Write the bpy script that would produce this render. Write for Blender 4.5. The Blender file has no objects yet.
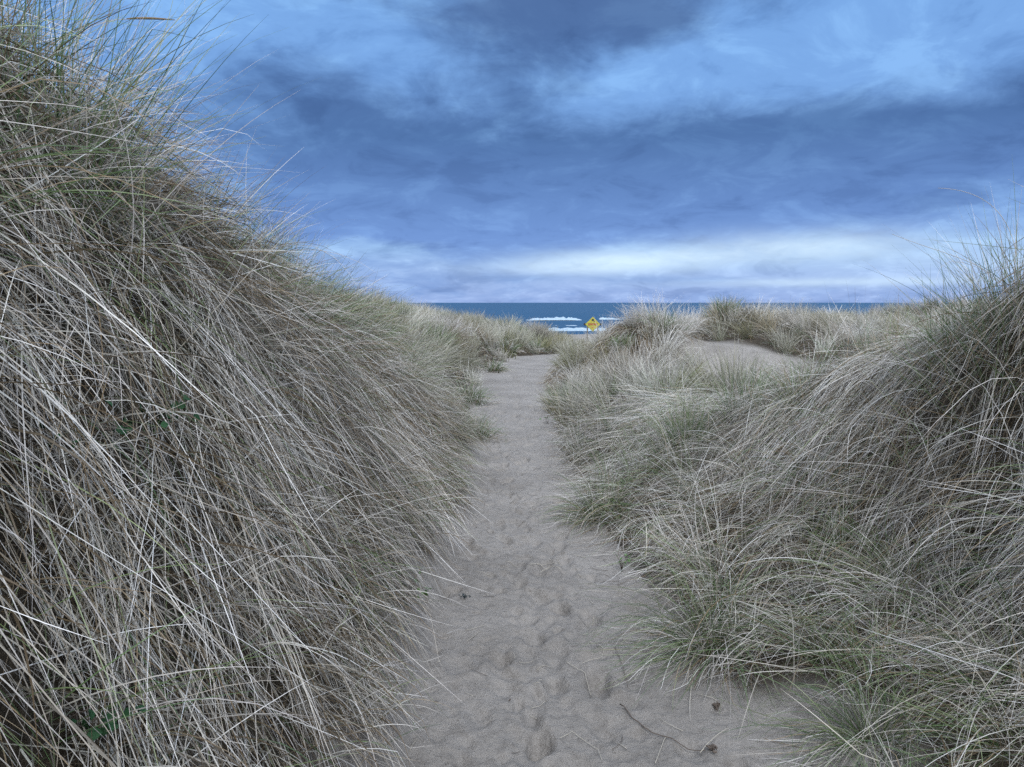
import bpy, math, random
import numpy as np

rng = np.random.default_rng(11)
random.seed(5)
scene = bpy.context.scene
COL = scene.collection
FPX, W0, H0 = 745.0, 1024, 767
PITCH = math.radians(6.2)
EYE = 1.6

# ------------------------------------------------------------------ helpers
def tag(o, label=None, cat=None, group=None, kind=None):
    if label: o['label'] = label
    if cat: o['category'] = cat
    if group: o['group'] = group
    if kind: o['kind'] = kind
    return o

def empty(name, loc, rz=0.0):
    o = bpy.data.objects.new(name, None)
    o.empty_display_size = 0.1
    COL.objects.link(o)
    o.location = loc
    o.rotation_euler = (0, 0, rz)
    return o

def mesh_np(name, verts, faces, mat, parent=None, cols=None, smooth=True, k=4):
    """verts (N,3), faces (M,k) -> one mesh object"""
    me = bpy.data.meshes.new(name)
    verts = np.asarray(verts, np.float32)
    faces = np.asarray(faces, np.int32)
    me.vertices.add(len(verts))
    me.vertices.foreach_set('co', verts.ravel())
    me.loops.add(faces.size)
    me.loops.foreach_set('vertex_index', faces.ravel())
    me.polygons.add(len(faces))
    me.polygons.foreach_set('loop_start', np.arange(0, faces.size, k, dtype=np.int32))
    if smooth:
        me.polygons.foreach_set('use_smooth', np.ones(len(faces), bool))
    me.update(calc_edges=True)
    if cols is not None:
        at = me.color_attributes.new('tint', 'FLOAT_COLOR', 'POINT')
        c = np.ones((len(verts), 4), np.float32)
        c[:, :cols.shape[1]] = cols
        at.data.foreach_set('color', c.ravel())
    me.materials.append(mat)
    o = bpy.data.objects.new(name, me)
    COL.objects.link(o)
    if parent: o.parent = parent
    return o

def mesh_py(name, verts, faces, mat, parent=None, smooth=False):
    me = bpy.data.meshes.new(name)
    me.from_pydata([tuple(v) for v in verts], [], faces)
    me.update()
    if smooth:
        for p in me.polygons: p.use_smooth = True
    me.materials.append(mat)
    o = bpy.data.objects.new(name, me)
    COL.objects.link(o)
    if parent: o.parent = parent
    return o

def hash2(ix, iy, seed):
    n = (ix.astype(np.int64) * 374761393 + iy.astype(np.int64) * 668265263 + seed * 982451653) & 0x7fffffff
    n = ((n ^ (n >> 13)) * 1274126177) & 0x7fffffff
    n = n ^ (n >> 16)
    return (n & 0xffff) / 65535.0

def vnoise(x, y, seed=0):
    x = np.asarray(x, float); y = np.asarray(y, float)
    ix = np.floor(x); iy = np.floor(y)
    fx = x - ix; fy = y - iy
    fx = fx * fx * (3 - 2 * fx); fy = fy * fy * (3 - 2 * fy)
    a = hash2(ix, iy, seed); b = hash2(ix + 1, iy, seed)
    c = hash2(ix, iy + 1, seed); d = hash2(ix + 1, iy + 1, seed)
    return (a * (1 - fx) + b * fx) * (1 - fy) + (c * (1 - fx) + d * fx) * fy - 0.5

def fbm(x, y, seed=0, octv=4):
    s = 0; a = 1.0
    for k in range(octv):
        s = s + a * vnoise(x * 2 ** k, y * 2 ** k, seed + 17 * k)
        a *= 0.5
    return s

def sstep(t):
    t = np.clip(t, 0, 1)
    return t * t * (3 - 2 * t)

# ------------------------------------------------------------------ terrain
PY = [-4, 0, 2.4, 3.8, 5.0, 5.9, 8.0, 12, 15, 17.7, 20, 21.8, 24, 28, 34, 50, 60]
PL = [-.48, -.46, -.38, -.39, -.33, -.28, -.32, -.58, -.66, -.55, -.20, .25, 2.2, 4.6, 5.4, 6.0, 6]
PR = [1.0, 1.0, .92, .68, .58, .50, .45, .54, .75, 1.05, 1.5, 2.1, 3.6, 5.6, 6.4, 7.5, 7.5]
def path_lr(y):
    return np.interp(y, PY, PL), np.interp(y, PY, PR)

HLy = [-4, 2, 2.6, 3.2, 3.8, 5.0, 6.3, 7.8, 10, 13, 16, 20, 24, 60]
HLv = [2.35, 2.30, 2.20, 2.05, 1.86, 1.58, 1.34, 1.15, 1.0, 1.05, 1.15, 1.05, .8, .8]
HMy = [-4, 2.6, 3.2, 3.6, 4.2, 4.8, 5.5, 6.5, 8, 60]
HMv = [1.85, 1.75, 1.62, 1.42, 1.02, .74, .46, .18, .04, 0]
RX = [-60, -12, -5.6, -3.1, -1.4, .3, 1.4, 2.4, 3.8, 4.9, 6.2, 8.4, 11, 14, 17, 20, 60]
RV = [1.3, 1.3, 1.15, .80, .55, .20, -.05, -.32, -.32, .45, .58, .52, .48, .80, 1.2, 1.25, 1.3]

def height(x, y):
    x = np.asarray(x, float); y = np.asarray(y, float)
    L, R = path_lr(y)
    dl = L - x; dr = x - R
    near = 1 - sstep((y - 18) / 8)
    far = sstep((y - 17) / 9)
    # left bank
    HL = np.interp(y, HLy, HLv)
    WL = np.interp(y, [0, 4, 8, 14, 24], [1.1, 1.15, 1.4, 2.6, 3.2])
    t = np.clip(dl / WL, 0, 1)
    left = HL * (0.40 * (1 - (1 - t) ** 2) + 0.60 * sstep(t))
    # right low hummock + mound
    low = np.interp(y, [0, 3, 6, 9, 14, 22], [.12, .25, .42, .35, .35, .4]) * sstep(dr / np.interp(y, [0, 6, 12], [1.1, 1.0, 1.6]))
    HM = np.interp(y, HMy, HMv)
    off = np.interp(y, [0, 3, 5, 8], [.95, .95, .95, .8])
    s = np.clip((dr - off) / .78, 0, 1)
    mound = HM * sstep(s) ** 0.9 + .22 * fbm(x / .62 + 5, y / .62, 19, 2) * sstep(s * 3) * np.clip(HM, 0, 1)
    mound = mound - .22 * np.exp(-((x - 2.15) / .3) ** 2 - ((y - 3.15) / .4) ** 2)
    hump = 0.75 * np.exp(-((x - 2.75) / 1.15) ** 2 - ((y - 15.4) / np.where(y < 15.4, 1.0, 2.0)) ** 2)
    hump2 = 0.35 * np.exp(-((x - 7.5) / 2.5) ** 2 - ((y - 19) / 2.5) ** 2)
    plain = 0.25 * sstep((dr - 3) / 5) * sstep((y - 7) / 8)
    dip = -0.38 * np.exp(-((x - 4.2) / 1.9) ** 2 - ((y - 12.0) / 2.2) ** 2) + .45 * np.exp(-((x - 5.4) / 1.6) ** 2 - ((y - 18.2) / 1.7) ** 2) + .22 * np.exp(-((x - 4.9) / 1.3) ** 2 - ((y - 15.8) / 1.3) ** 2)
    right = low + mound + hump + hump2 + plain + dip
    side = np.where(dl > 0, left, 0) + np.where(dr > 0, right, 0)
    RR = np.interp(x, RX, RV)
    und = fbm(x / 3.3 + 3, y / 3.3, 3, 3) * 0.45 + fbm(x / 1.1, y / 1.1, 8, 2) * 0.16
    off_path = sstep(np.maximum(dl, dr) / 1.2) * (1 - far * np.exp(-((x - 3.0) / 1.1) ** 2))
    undamp = np.interp(y, [0, 7, 12, 26], [.22, .35, .85, 1.15])
    h = side * near + RR * far * sstep(np.maximum(dl, dr) / 1.5 + 0.15) + und * undamp * off_path
    # seaward side
    drop = sstep((y - 31) / 16)
    hb = np.interp(y, [30, 50, 80, 150, 220, 400], [-1.2, -2.3, -3.0, -4.9, -6.2, -8])
    h = h * (1 - drop) + hb * drop + (und * 0.3) * drop
    return h

def sand_mask(x, y):
    """1 = bare sand, 0 = grass litter"""
    L, R = path_lr(y)
    d = np.maximum(L - x, x - R)
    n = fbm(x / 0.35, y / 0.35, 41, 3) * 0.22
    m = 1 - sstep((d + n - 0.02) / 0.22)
    # sand pocket at bottom right in front of the mound
    m = np.maximum(m, 1 - sstep((np.hypot((x - 1.05) / 0.36, (y - 2.5) / 0.42) + n - .75) / .4))
    # bare sand slope behind the hump, and a small one farther off
    e = np.hypot((x - 4.6 + (y - 14.4) * .35) / 1.25, (y - 14.4) / 2.0) + fbm(x / 1.2, y / 1.2, 77, 3) * .35
    m = np.maximum(m, 1 - sstep((e - .7) / .5))
    e = np.hypot((x - 6.9) / .7, (y - 24.6) / 1.4) + fbm(x / .9, y / .9, 78, 3) * .4
    m = np.maximum(m, 1 - sstep((e - .7) / .5))
    m = np.maximum(m, sstep((y - 44) / 6))
    e = np.hypot((x + 2.2) / .9, (y - 22.5) / .8) + fbm(x / .9, y / .9, 79, 3) * .4
    m = np.maximum(m, 1 - sstep((e - .7) / .5))
    return m

def normal(x, y, e=0.06):
    gx = (height(x + e, y) - height(x - e, y)) / (2 * e)
    gy = (height(x, y + e) - height(x, y - e)) / (2 * e)
    n = np.stack([-gx, -gy, np.ones_like(gx)], -1)
    return n / np.linalg.norm(n, axis=-1, keepdims=True)

def ground_at(u, v):
    """where the sight line of a photo point meets the modelled ground"""
    a = (u - 512) / FPX; b = (383.5 - v) / FPX
    d = np.array([a, math.cos(PITCH) + b * math.sin(PITCH), -math.sin(PITCH) + b * math.cos(PITCH)])
    ts = np.concatenate([np.arange(.8, 12, .01), np.arange(12, 70, .05)])
    P = ts[:, None] * d[None]; P[:, 2] += EYE
    hit = P[:, 2] < height(P[:, 0], P[:, 1])
    i = int(np.argmax(hit)) if hit.any() else len(ts) - 1
    x, y = P[i, 0], P[i, 1]
    return float(x), float(y), float(height(x, y))

# ------------------------------------------------------------------ materials
def new_mat(name):
    m = bpy.data.materials.new(name)
    m.use_nodes = True
    nt = m.node_tree
    b = nt.nodes['Principled BSDF']
    return m, nt, b

def simple_mat(name, col, rough=0.6, spec=0.3, var=0.0, scale=20):
    m, nt, b = new_mat(name)
    b.inputs['Base Color'].default_value = (*col, 1)
    b.inputs['Roughness'].default_value = rough
    b.inputs['Specular IOR Level'].default_value = spec
    if var:
        tc = nt.nodes.new('ShaderNodeTexCoord')
        n = nt.nodes.new('ShaderNodeTexNoise'); n.inputs['Scale'].default_value = scale; n.inputs['Detail'].default_value = 5
        r = nt.nodes.new('ShaderNodeMixRGB')
        r.inputs[1].default_value = (*[c * (1 - var) for c in col], 1)
        r.inputs[2].default_value = (*[min(1, c * (1 + var)) for c in col], 1)
        nt.links.new(tc.outputs['Object'], n.inputs['Vector'])
        nt.links.new(n.outputs['Fac'], r.inputs[0]); nt.links.new(r.outputs[0], b.inputs['Base Color'])
    return m

def grass_mat():
    m, nt, b = new_mat('dry_grass')
    at = nt.nodes.new('ShaderNodeAttribute'); at.attribute_name = 'tint'
    nt.links.new(at.outputs['Color'], b.inputs['Base Color'])
    b.inputs['Roughness'].default_value = 0.48
    b.inputs['Specular IOR Level'].default_value = 0.35
    tr = nt.nodes.new('ShaderNodeBsdfTranslucent')
    nt.links.new(at.outputs['Color'], tr.inputs['Color'])
    mx = nt.nodes.new('ShaderNodeMixShader'); mx.inputs[0].default_value = 0.16
    nt.links.new(b.outputs[0], mx.inputs[1]); nt.links.new(tr.outputs[0], mx.inputs[2])
    nt.links.new(mx.outputs[0], nt.nodes['Material Output'].inputs['Surface'])
    return m

def sand_nodes(nt, litter=False):
    b = nt.nodes['Principled BSDF']
    b.inputs['Roughness'].default_value = 0.9
    b.inputs['Specular IOR Level'].default_value = 0.15
    tc = nt.nodes.new('ShaderNodeTexCoord')
    def noise(sc, det=6, ro=.6):
        n = nt.nodes.new('ShaderNodeTexNoise'); n.inputs['Scale'].default_value = sc
        n.inputs['Detail'].default_value = det; n.inputs['Roughness'].default_value = ro
        nt.links.new(tc.outputs['Object'], n.inputs['Vector']); return n
    def ramp(src, stops):
        r = nt.nodes.new('ShaderNodeValToRGB')
        e = r.color_ramp.elements
        e[0].position, e[0].color = stops[0][0], (*stops[0][1], 1)
        e[1].position, e[1].color = stops[-1][0], (*stops[-1][1], 1)
        for p, c in stops[1:-1]:
            k = e.new(p); k.color = (*c, 1)
        nt.links.new(src, r.inputs[0]); return r
    def mix(mode, fac, a, bb):
        n = nt.nodes.new('ShaderNodeMixRGB'); n.blend_type = mode
        if isinstance(fac, float): n.inputs[0].default_value = fac
        else: nt.links.new(fac, n.inputs[0])
        for i, s in ((1, a), (2, bb)):
            if isinstance(s, tuple): n.inputs[i].default_value = (*s, 1)
            else: nt.links.new(s, n.inputs[i])
        return n.outputs[0]
    big = ramp(noise(1.3, 5).outputs['Fac'], [(.3, (.205, .191, .174)), (.7, (.30, .282, .26))])
    grain = ramp(noise(420, 2, .7).outputs['Fac'], [(.30, (.55, .53, .52)), (.55, (1, 1, 1)), (.78, (1.28, 1.26, 1.2))])
    c = mix('MULTIPLY', .85, big.outputs[0], grain.outputs[0])
    mid = ramp(noise(17, 7, .72).outputs['Fac'], [(.3, (.70, .69, .68)), (.5, (1, 1, 1)), (.72, (1.13, 1.12, 1.11))])
    c = mix('MULTIPLY', .9, c, mid.outputs[0])
    # small dark specks of plant debris
    sp = ramp(noise(75, 3, .75).outputs['Fac'], [(.63, (0, 0, 0)), (.69, (1, 1, 1))])
    sp2 = ramp(noise(5, 3).outputs['Fac'], [(.45, (0, 0, 0)), (.65, (1, 1, 1))])
    sm = mix('MULTIPLY', 1.0, sp.outputs[0], sp2.outputs[0])
    c = mix('MIX', sm, c, (.07, .055, .04))
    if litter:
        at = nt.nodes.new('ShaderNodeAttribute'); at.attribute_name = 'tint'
        lit = ramp(noise(38, 6, .7).outputs['Fac'], [(.3, (.022, .018, .013)), (.55, (.05, .04, .028)), (.75, (.12, .10, .075))])  # brown plant litter, darkened further to paint shade between the blades
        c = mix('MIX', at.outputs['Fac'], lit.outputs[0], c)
    nt.links.new(c, b.inputs['Base Color'])
    bp = nt.nodes.new('ShaderNodeBump'); bp.inputs['Strength'].default_value = 1.0; bp.inputs['Distance'].default_value = .022
    b1 = noise(26, 8, .65); nt.links.new(b1.outputs['Fac'], bp.inputs['Height'])
    bp2 = nt.nodes.new('ShaderNodeBump'); bp2.inputs['Strength'].default_value = .35; bp2.inputs['Distance'].default_value = .003
    b2 = noise(330, 2, .7); nt.links.new(b2.outputs['Fac'], bp2.inputs['Height'])
    nt.links.new(bp.outputs[0], bp2.inputs['Normal']); nt.links.new(bp2.outputs[0], b.inputs['Normal'])

M_GRASS = grass_mat()
M_SAND, _nt, _ = new_mat('sand'); sand_nodes(_nt)
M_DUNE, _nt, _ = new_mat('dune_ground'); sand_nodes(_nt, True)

# ------------------------------------------------------------------ dune ground sheet
def axis(stops):
    out = []
    for (a, b, s0, s1) in stops:
        p = a
        while p < b:
            out.append(p)
            f = (p - a) / (b - a)
            p += s0 + (s1 - s0) * f
    out.append(stops[-1][1])
    return np.array(out)

xs_pos = axis([(0, 3.2, .045, .05), (3.2, 12, .06, .3), (12, 40, .3, 2), (40, 900, 3, 90)])
xs = np.concatenate([-xs_pos[:0:-1], xs_pos])
ys = axis([(-12, -1, 1.0, .12), (-1, 7, .05, .06), (7, 30, .07, .28), (30, 60, .3, 1.2), (60, 260, 1.5, 12)])
X, Y = np.meshgrid(xs, ys)
L_, R_ = path_lr(Y)
inside = -np.maximum(L_ - X, X - R_)
Z = height(X, Y) - 0.07 * sstep((inside + .12) / .12) * (Y < 27) * (Y > -.6)
Z += fbm(X / .12, Y / .12, 61, 3) * .02 * (np.abs(X) < 5) * (Y < 12)
def grid_faces(nr, nc):
    i = np.arange(nr - 1)[:, None] * nc + np.arange(nc - 1)[None]
    return np.stack([i, i + 1, i + nc + 1, i + nc], -1).reshape(-1, 4)
sm = sand_mask(X, Y)
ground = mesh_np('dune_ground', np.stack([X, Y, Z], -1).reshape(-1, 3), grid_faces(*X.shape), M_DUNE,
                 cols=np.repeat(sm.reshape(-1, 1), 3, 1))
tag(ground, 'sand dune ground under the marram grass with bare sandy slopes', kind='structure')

# ------------------------------------------------------------------ trodden sand path
FOOT = []
for k in range(1100):
    fy = 1.2 + 20 * rng.random() ** 1.5
    l, r = path_lr(fy)
    fx = l + (r - l) * np.clip(rng.normal(.5, .26), .03, .97)
    big = rng.random() < .25
    FOOT.append((fx, fy, rng.uniform(.035, .055) if big else rng.uniform(.018, .038), rng.uniform(.06, .11) if big else rng.uniform(.022, .05),
                 rng.normal(0, .5), rng.uniform(.020, .042) if big else rng.uniform(.008, .022)))
for u, v, dp in ((540, 745, .03), (555, 687, .026), (600, 685, .028), (500, 660, .03), (548, 566, .02), (478, 720, .018), (505, 690, .012),
                 (535, 640, .016), (560, 610, .016), (575, 640, .014), (530, 505, .015), (520, 540, .015), (690, 752, .02)):
    a = (u - 512) / FPX; b = (383.5 - v) / FPX
    dy = math.cos(PITCH) + b * math.sin(PITCH); dz = -math.sin(PITCH) + b * math.cos(PITCH)
    t = -EYE / dz
    FOOT.append((a * t, dy * t, .045, .065, 0.2, dp * 1.9))
def path_z(x, y):
    z = height(x, y) + fbm(x / .26, y / .26, 91, 3) * .016 + fbm(x / .05, y / .05, 95, 2) * .007
    for fx, fy, sx, sy, an, dp in FOOT:
        m = (np.abs(x - fx) < .35) & (np.abs(y - fy) < .35)
        if not m.any(): continue
        ca, sa = math.cos(an), math.sin(an)
        px = (x[m] - fx) * ca + (y[m] - fy) * sa; py = -(x[m] - fx) * sa + (y[m] - fy) * ca
        q = (px / sx) ** 2 + (py / sy) ** 2
        z[m] += -dp * .75 * np.exp(-q ** 1.4 * .8) + dp * .18 * np.exp(-((np.sqrt(q) - 1.45) / .35) ** 2)
    return z
py_ = axis([(-.5, 1.4, .05, .02), (1.4, 6, .014, .022), (6, 12, .024, .06), (12, 26, .07, .16)])
nc = 110
tt = np.linspace(-.12, 1.12, nc)
PYg = np.repeat(py_[:, None], nc, 1)
l, r = path_lr(PYg)
PXg = l - .0 + (r - l) * 1.0 * tt[None]
PXg = l + (r - l) * tt[None] + np.where(tt < 0, -1, np.where(tt > 1, 1, 0))[None] * .04
PZg = path_z(PXg, PYg)
edge = np.maximum(-tt, tt - 1)[None] / .12
endm = np.maximum(sstep((-PYg - .3) / .2), sstep((PYg - 25.2) / .8))
PZg = PZg - .03 * np.clip(edge, 0, 1) ** 1.5 * (1 + 0 * PZg) - .06 * endm
PZg = PZg + .004
path = mesh_np('sand_path', np.stack([PXg, PYg, PZg], -1).reshape(-1, 3), grid_faces(*PXg.shape), M_SAND)
tag(path, 'narrow trodden grey sand path with footprints between the dunes', kind='structure')

# ------------------------------------------------------------------ grass blades
STRAW = np.array([[.45, .43, .405], [.56, .545, .525], [.39, .365, .325], [.31, .28, .24], [.43, .41, .405], [.67, .66, .64]])
STRAW_P = np.array([.28, .17, .2, .13, .15, .07])
BROWN = np.array([[.21, .155, .095], [.15, .115, .075], [.27, .21, .135]])
GREEN = np.array([[.095, .15, .065], [.145, .20, .09], [.07, .12, .055], [.21, .25, .14]])

def tints(n, green, brown=.15, bright=1.0):
    c = STRAW[rng.choice(len(STRAW), n, p=STRAW_P)].copy()
    r = rng.random(n)
    g = r < green
    c[g] = GREEN[rng.integers(0, len(GREEN), g.sum())]
    b = (r > 1 - np.broadcast_to(brown, (n,)))
    c[b] = BROWN[rng.integers(0, 3, b.sum())]
    c *= rng.uniform(.82, 1.22, (n, 1)) * np.reshape(bright, (-1, 1) if np.ndim(bright) else ())
    return np.clip(c, 0.01, .78), g

def blades(P, D, Ln, Wd, droop, seg, col, kink=.2, clamp=True, tip=None, floor_off=None):
    """ribbons grown from P along D, bending under gravity and resting on the ground"""
    n = len(P)
    D = D / np.linalg.norm(D, axis=1, keepdims=True)
    pts = np.empty((n, seg + 1, 3)); tan = np.empty((n, seg + 1, 3))
    pts[:, 0] = P
    kt = np.where(rng.random(n) < kink, rng.uniform(.25, .9, n), 9)
    kd = rng.normal(0, .55, (n, 3)); kd[:, 2] -= .55
    side = rng.normal(0, .16, (n, 3)); side[:, 2] = 0
    fo = rng.uniform(.0, .09, n) ** 1.3 if floor_off is None else floor_off
    d = D.copy()
    for k in range(seg + 1):
        t = k / seg
        dd = D + side * t * 1.5
        dd[:, 2] -= droop * 1.7 * t ** 1.15
        kk = kt < t
        dd[kk] += kd[kk]
        dd /= np.linalg.norm(dd, axis=1, keepdims=True)
        tan[:, k] = dd
        if k:
            step = (Ln / seg)[:, None] * dd
            q = pts[:, k - 1] + step
            if clamp:
                g = height(q[:, 0], q[:, 1]) + fo * min(1, t * 2.5)
                q[:, 2] = np.maximum(q[:, 2], g)
            pts[:, k] = q
    if clamp:
        tan[:, 1:] = pts[:, 1:] - pts[:, :-1]
        tan[:, 0] = tan[:, 1]
    rv = rng.normal(0, 1, (n, 1, 3))
    wv = np.cross(tan, np.broadcast_to(rv, tan.shape))
    wv /= np.linalg.norm(wv, axis=2, keepdims=True) + 1e-9
    prof = np.array([1 - (k / seg) ** 2.2 * .88 for k in range(seg + 1)])
    w = Wd[:, None] * prof[None] * .5
    A = pts + wv * w[..., None]; B = pts - wv * w[..., None]
    V = np.stack([A, B], 2).reshape(-1, 3)
    base = (np.arange(n) * (seg + 1) * 2)[:, None] + (np.arange(seg) * 2)[None]
    F = np.stack([base, base + 1, base + 3, base + 2], -1).reshape(-1, 4)
    C = np.repeat(col[:, None], (seg + 1) * 2, 1)
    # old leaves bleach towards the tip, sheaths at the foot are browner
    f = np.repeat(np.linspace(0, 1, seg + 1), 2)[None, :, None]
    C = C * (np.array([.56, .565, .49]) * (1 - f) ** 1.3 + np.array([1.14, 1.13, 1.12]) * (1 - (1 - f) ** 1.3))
    return V, F, C.reshape(-1, 3)

class Batch:
    def __init__(s): s.V = []; s.F = []; s.C = []; s.n = 0
    def add(s, v, f, c):
        s.V.append(v); s.F.append(f + s.n); s.C.append(c); s.n += len(v)
    def build(s, name, parent=None, mat=None, origin=None):
        V = np.concatenate(s.V)
        if origin is not None: V = V - np.array(origin)[None]
        return mesh_np(name, V, np.concatenate(s.F), mat or M_GRASS, parent, cols=np.concatenate(s.C), smooth=False)

def in_view(x, y, m=.12, side=.5):
    return (np.abs(x) < (.69 + m) * np.maximum(y, 0) + side) & (y > .3)

def edge_len(x, y):
    L, R = path_lr(y)
    d = np.maximum(L - x, x - R)
    f = np.clip(.45 + d / np.where(x > R, .55, 1.0), .45, 1.0)
    # wind clipped turf in the saddle towards the beach and below the bare sand slope
    f = f * (1 - .5 * np.exp(-((x - .108 * y) / .45) ** 2) * (y > 16))
    return f * (1 - .6 * np.exp(-((x - 4.0) / 1.1) ** 2 - ((y - 11.8) / 1.7) ** 2))

def tuft_field(batch, region, dens_t, per, Lr, Wr, seg, spread, fan, droopr, green, brown, lean=(0, 0), slope=.6, keep=None, minsand=.5, kink=.2, bright=1.0, mono=0.0):
    """tussocks scattered over a region: each a fan of blades from a small foot"""
    x0, x1, y0, y1 = region
    nt = int((x1 - x0) * (y1 - y0) * dens_t)
    cx = rng.uniform(x0, x1, nt); cy = rng.uniform(y0, y1, nt)
    ok = in_view(cx, cy) & (sand_mask(cx, cy) < minsand)
    if keep is not None: ok &= keep(cx, cy)
    cx = cx[ok]; cy = cy[ok]; nt = len(cx)
    if nt == 0: return
    size = rng.uniform(.65, 1.25, nt) * (1 + .35 * fbm(cx / 2.1, cy / 2.1, 23, 2))
    grn = np.clip(green * (1 + 2.2 * fbm(cx / 1.4, cy / 1.4, 29, 2)) + rng.normal(0, green * .4, nt), 0, .9)
    bri = 1 + .6 * fbm(cx / 1.7, cy / 1.7, 31, 2) + rng.normal(0, .07, nt)
    cnt = np.maximum(4, (per * size * rng.uniform(.7, 1.3, nt)).astype(int))
    idx = np.repeat(np.arange(nt), cnt); n = len(idx)
    r = np.abs(rng.normal(0, spread, n)) * size[idx]; a = rng.uniform(0, 2 * np.pi, n)
    ox = np.cos(a) * r; oy = np.sin(a) * r
    px = cx[idx] + ox; py = cy[idx] + oy
    pz = height(px, py) - .01
    N = normal(px, py)
    tl = rng.normal(0, .28, (nt, 2))[idx]
    q = rng.random(n) ** .8
    D = np.empty((n, 3))
    ff = fan * q
    aa = a + rng.normal(0, .5, n)
    D[:, 0] = np.cos(aa) * ff + tl[:, 0] + lean[0] + N[:, 0] * slope
    D[:, 1] = np.sin(aa) * ff + tl[:, 1] + lean[1] + N[:, 1] * slope
    D[:, 2] = 1.0 * (1 - .35 * ff) * np.clip(N[:, 2] + .25, 0, 1)
    Ln = rng.uniform(*Lr, n) * (.45 + .55 * size[idx]) * edge_len(px, py)
    Wd = rng.uniform(*Wr, n)
    dr = rng.uniform(*droopr, n) * (.6 + .8 * q)
    c, g = tints(n, grn[idx], brown, bri[idx] * bright)
    if mono:
        tc_ = tints(nt, 0, brown, bri * bright)[0]
        tc_ = tc_ * (1 - grn[:, None]) + np.array([[.185, .195, .085]]) * grn[:, None]
        c = c * (1 - mono) + tc_[idx] * mono
    dr[g] *= .55; Ln[g] *= .92
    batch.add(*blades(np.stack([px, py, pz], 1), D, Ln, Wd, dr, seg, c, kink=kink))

def mat_layer(batch, region, dens, Lr, Wr, seg, droopr, green, brown, keep=None, tiltdown=1.0, up=.5, sx=0, sy=0, kink=.3, bright=1.0):
    """loose blades lying over one another down the slope"""
    x0, x1, y0, y1 = region
    n = int((x1 - x0) * (y1 - y0) * dens * 2)
    x = rng.uniform(x0, x1, n); y = rng.uniform(y0, y1, n)
    ok = in_view(x, y) & (sand_mask(x, y) < .6) & (rng.random(n) < .5 / normal(x, y, .15)[:, 2])
    if keep is not None: ok &= keep(x, y)
    x = x[ok]; y = y[ok]; n = len(x)
    if n == 0: return
    N = normal(x, y)
    comb_a = fbm(x / .55, y / .55, 51, 2) * 2.4
    D = np.empty((n, 3))
    rx, ry = rng.normal(0, .42, n), rng.normal(0, .42, n)
    gx = N[:, 0] * tiltdown; gy = N[:, 1] * tiltdown
    D[:, 0] = gx * np.cos(comb_a) - gy * np.sin(comb_a) + rx + sx
    D[:, 1] = gx * np.sin(comb_a) + gy * np.cos(comb_a) + ry + sy
    D[:, 2] = up + rng.normal(0, .2, n)
    z = height(x, y) + rng.uniform(0, .10, n)
    bri = 1 + .4 * fbm(x / .5, y / .5, 53, 2)
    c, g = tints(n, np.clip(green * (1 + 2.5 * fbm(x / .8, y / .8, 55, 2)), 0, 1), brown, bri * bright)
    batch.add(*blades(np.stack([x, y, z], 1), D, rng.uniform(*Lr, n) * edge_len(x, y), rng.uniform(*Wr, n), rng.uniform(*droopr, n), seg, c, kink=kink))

def locks(batch, region, dens, per, Lr, Wr, seg, droopr, green, brown, keep, lean=(0, 0), down=1.0, wild=.5, up=.4, jit=.12, foot=.035, bright=1.0, kink=.15, lift=.10):
    """strands of blades that lie together, each strand going its own way"""
    x0, x1, y0, y1 = region
    nl = int((x1 - x0) * (y1 - y0) * dens * 2.4)
    x = rng.uniform(x0, x1, nl); y = rng.uniform(y0, y1, nl)
    ok = in_view(x, y) & (sand_mask(x, y) < .5) & keep(x, y) & (rng.random(nl) < .4167 / normal(x, y, .15)[:, 2])
    x = x[ok]; y = y[ok]; nl = len(x)
    N = normal(x, y, .15)
    D0 = np.stack([N[:, 0] * down + rng.normal(0, wild, nl) + lean[0], N[:, 1] * down + rng.normal(0, wild, nl) + lean[1], up + rng.normal(0, .25, nl)], 1)
    dr0 = rng.uniform(*droopr, nl); L0 = rng.uniform(*Lr, nl); b0 = np.clip(rng.normal(1, .16, nl), .6, 1.35) * bright
    g0 = np.where(rng.random(nl) < green, .8, green * .4)
    cnt = np.maximum(2, rng.gamma(2.0, per / 2.0, nl).astype(int))
    i = np.repeat(np.arange(nl), cnt); n = len(i)
    px = x[i] + rng.normal(0, foot, n); py = y[i] + rng.normal(0, foot, n)
    pz = height(px, py) + rng.uniform(0, lift, n)
    D = D0[i] + rng.normal(0, jit, (n, 3))
    c, g = tints(n, g0[i], brown, b0[i])
    batch.add(*blades(np.stack([px, py, pz], 1), D, L0[i] * rng.uniform(.7, 1.1, n) * edge_len(px, py), rng.uniform(*Wr, n), dr0[i] * rng.uniform(.85, 1.2, n), seg, c, kink=kink))

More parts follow.
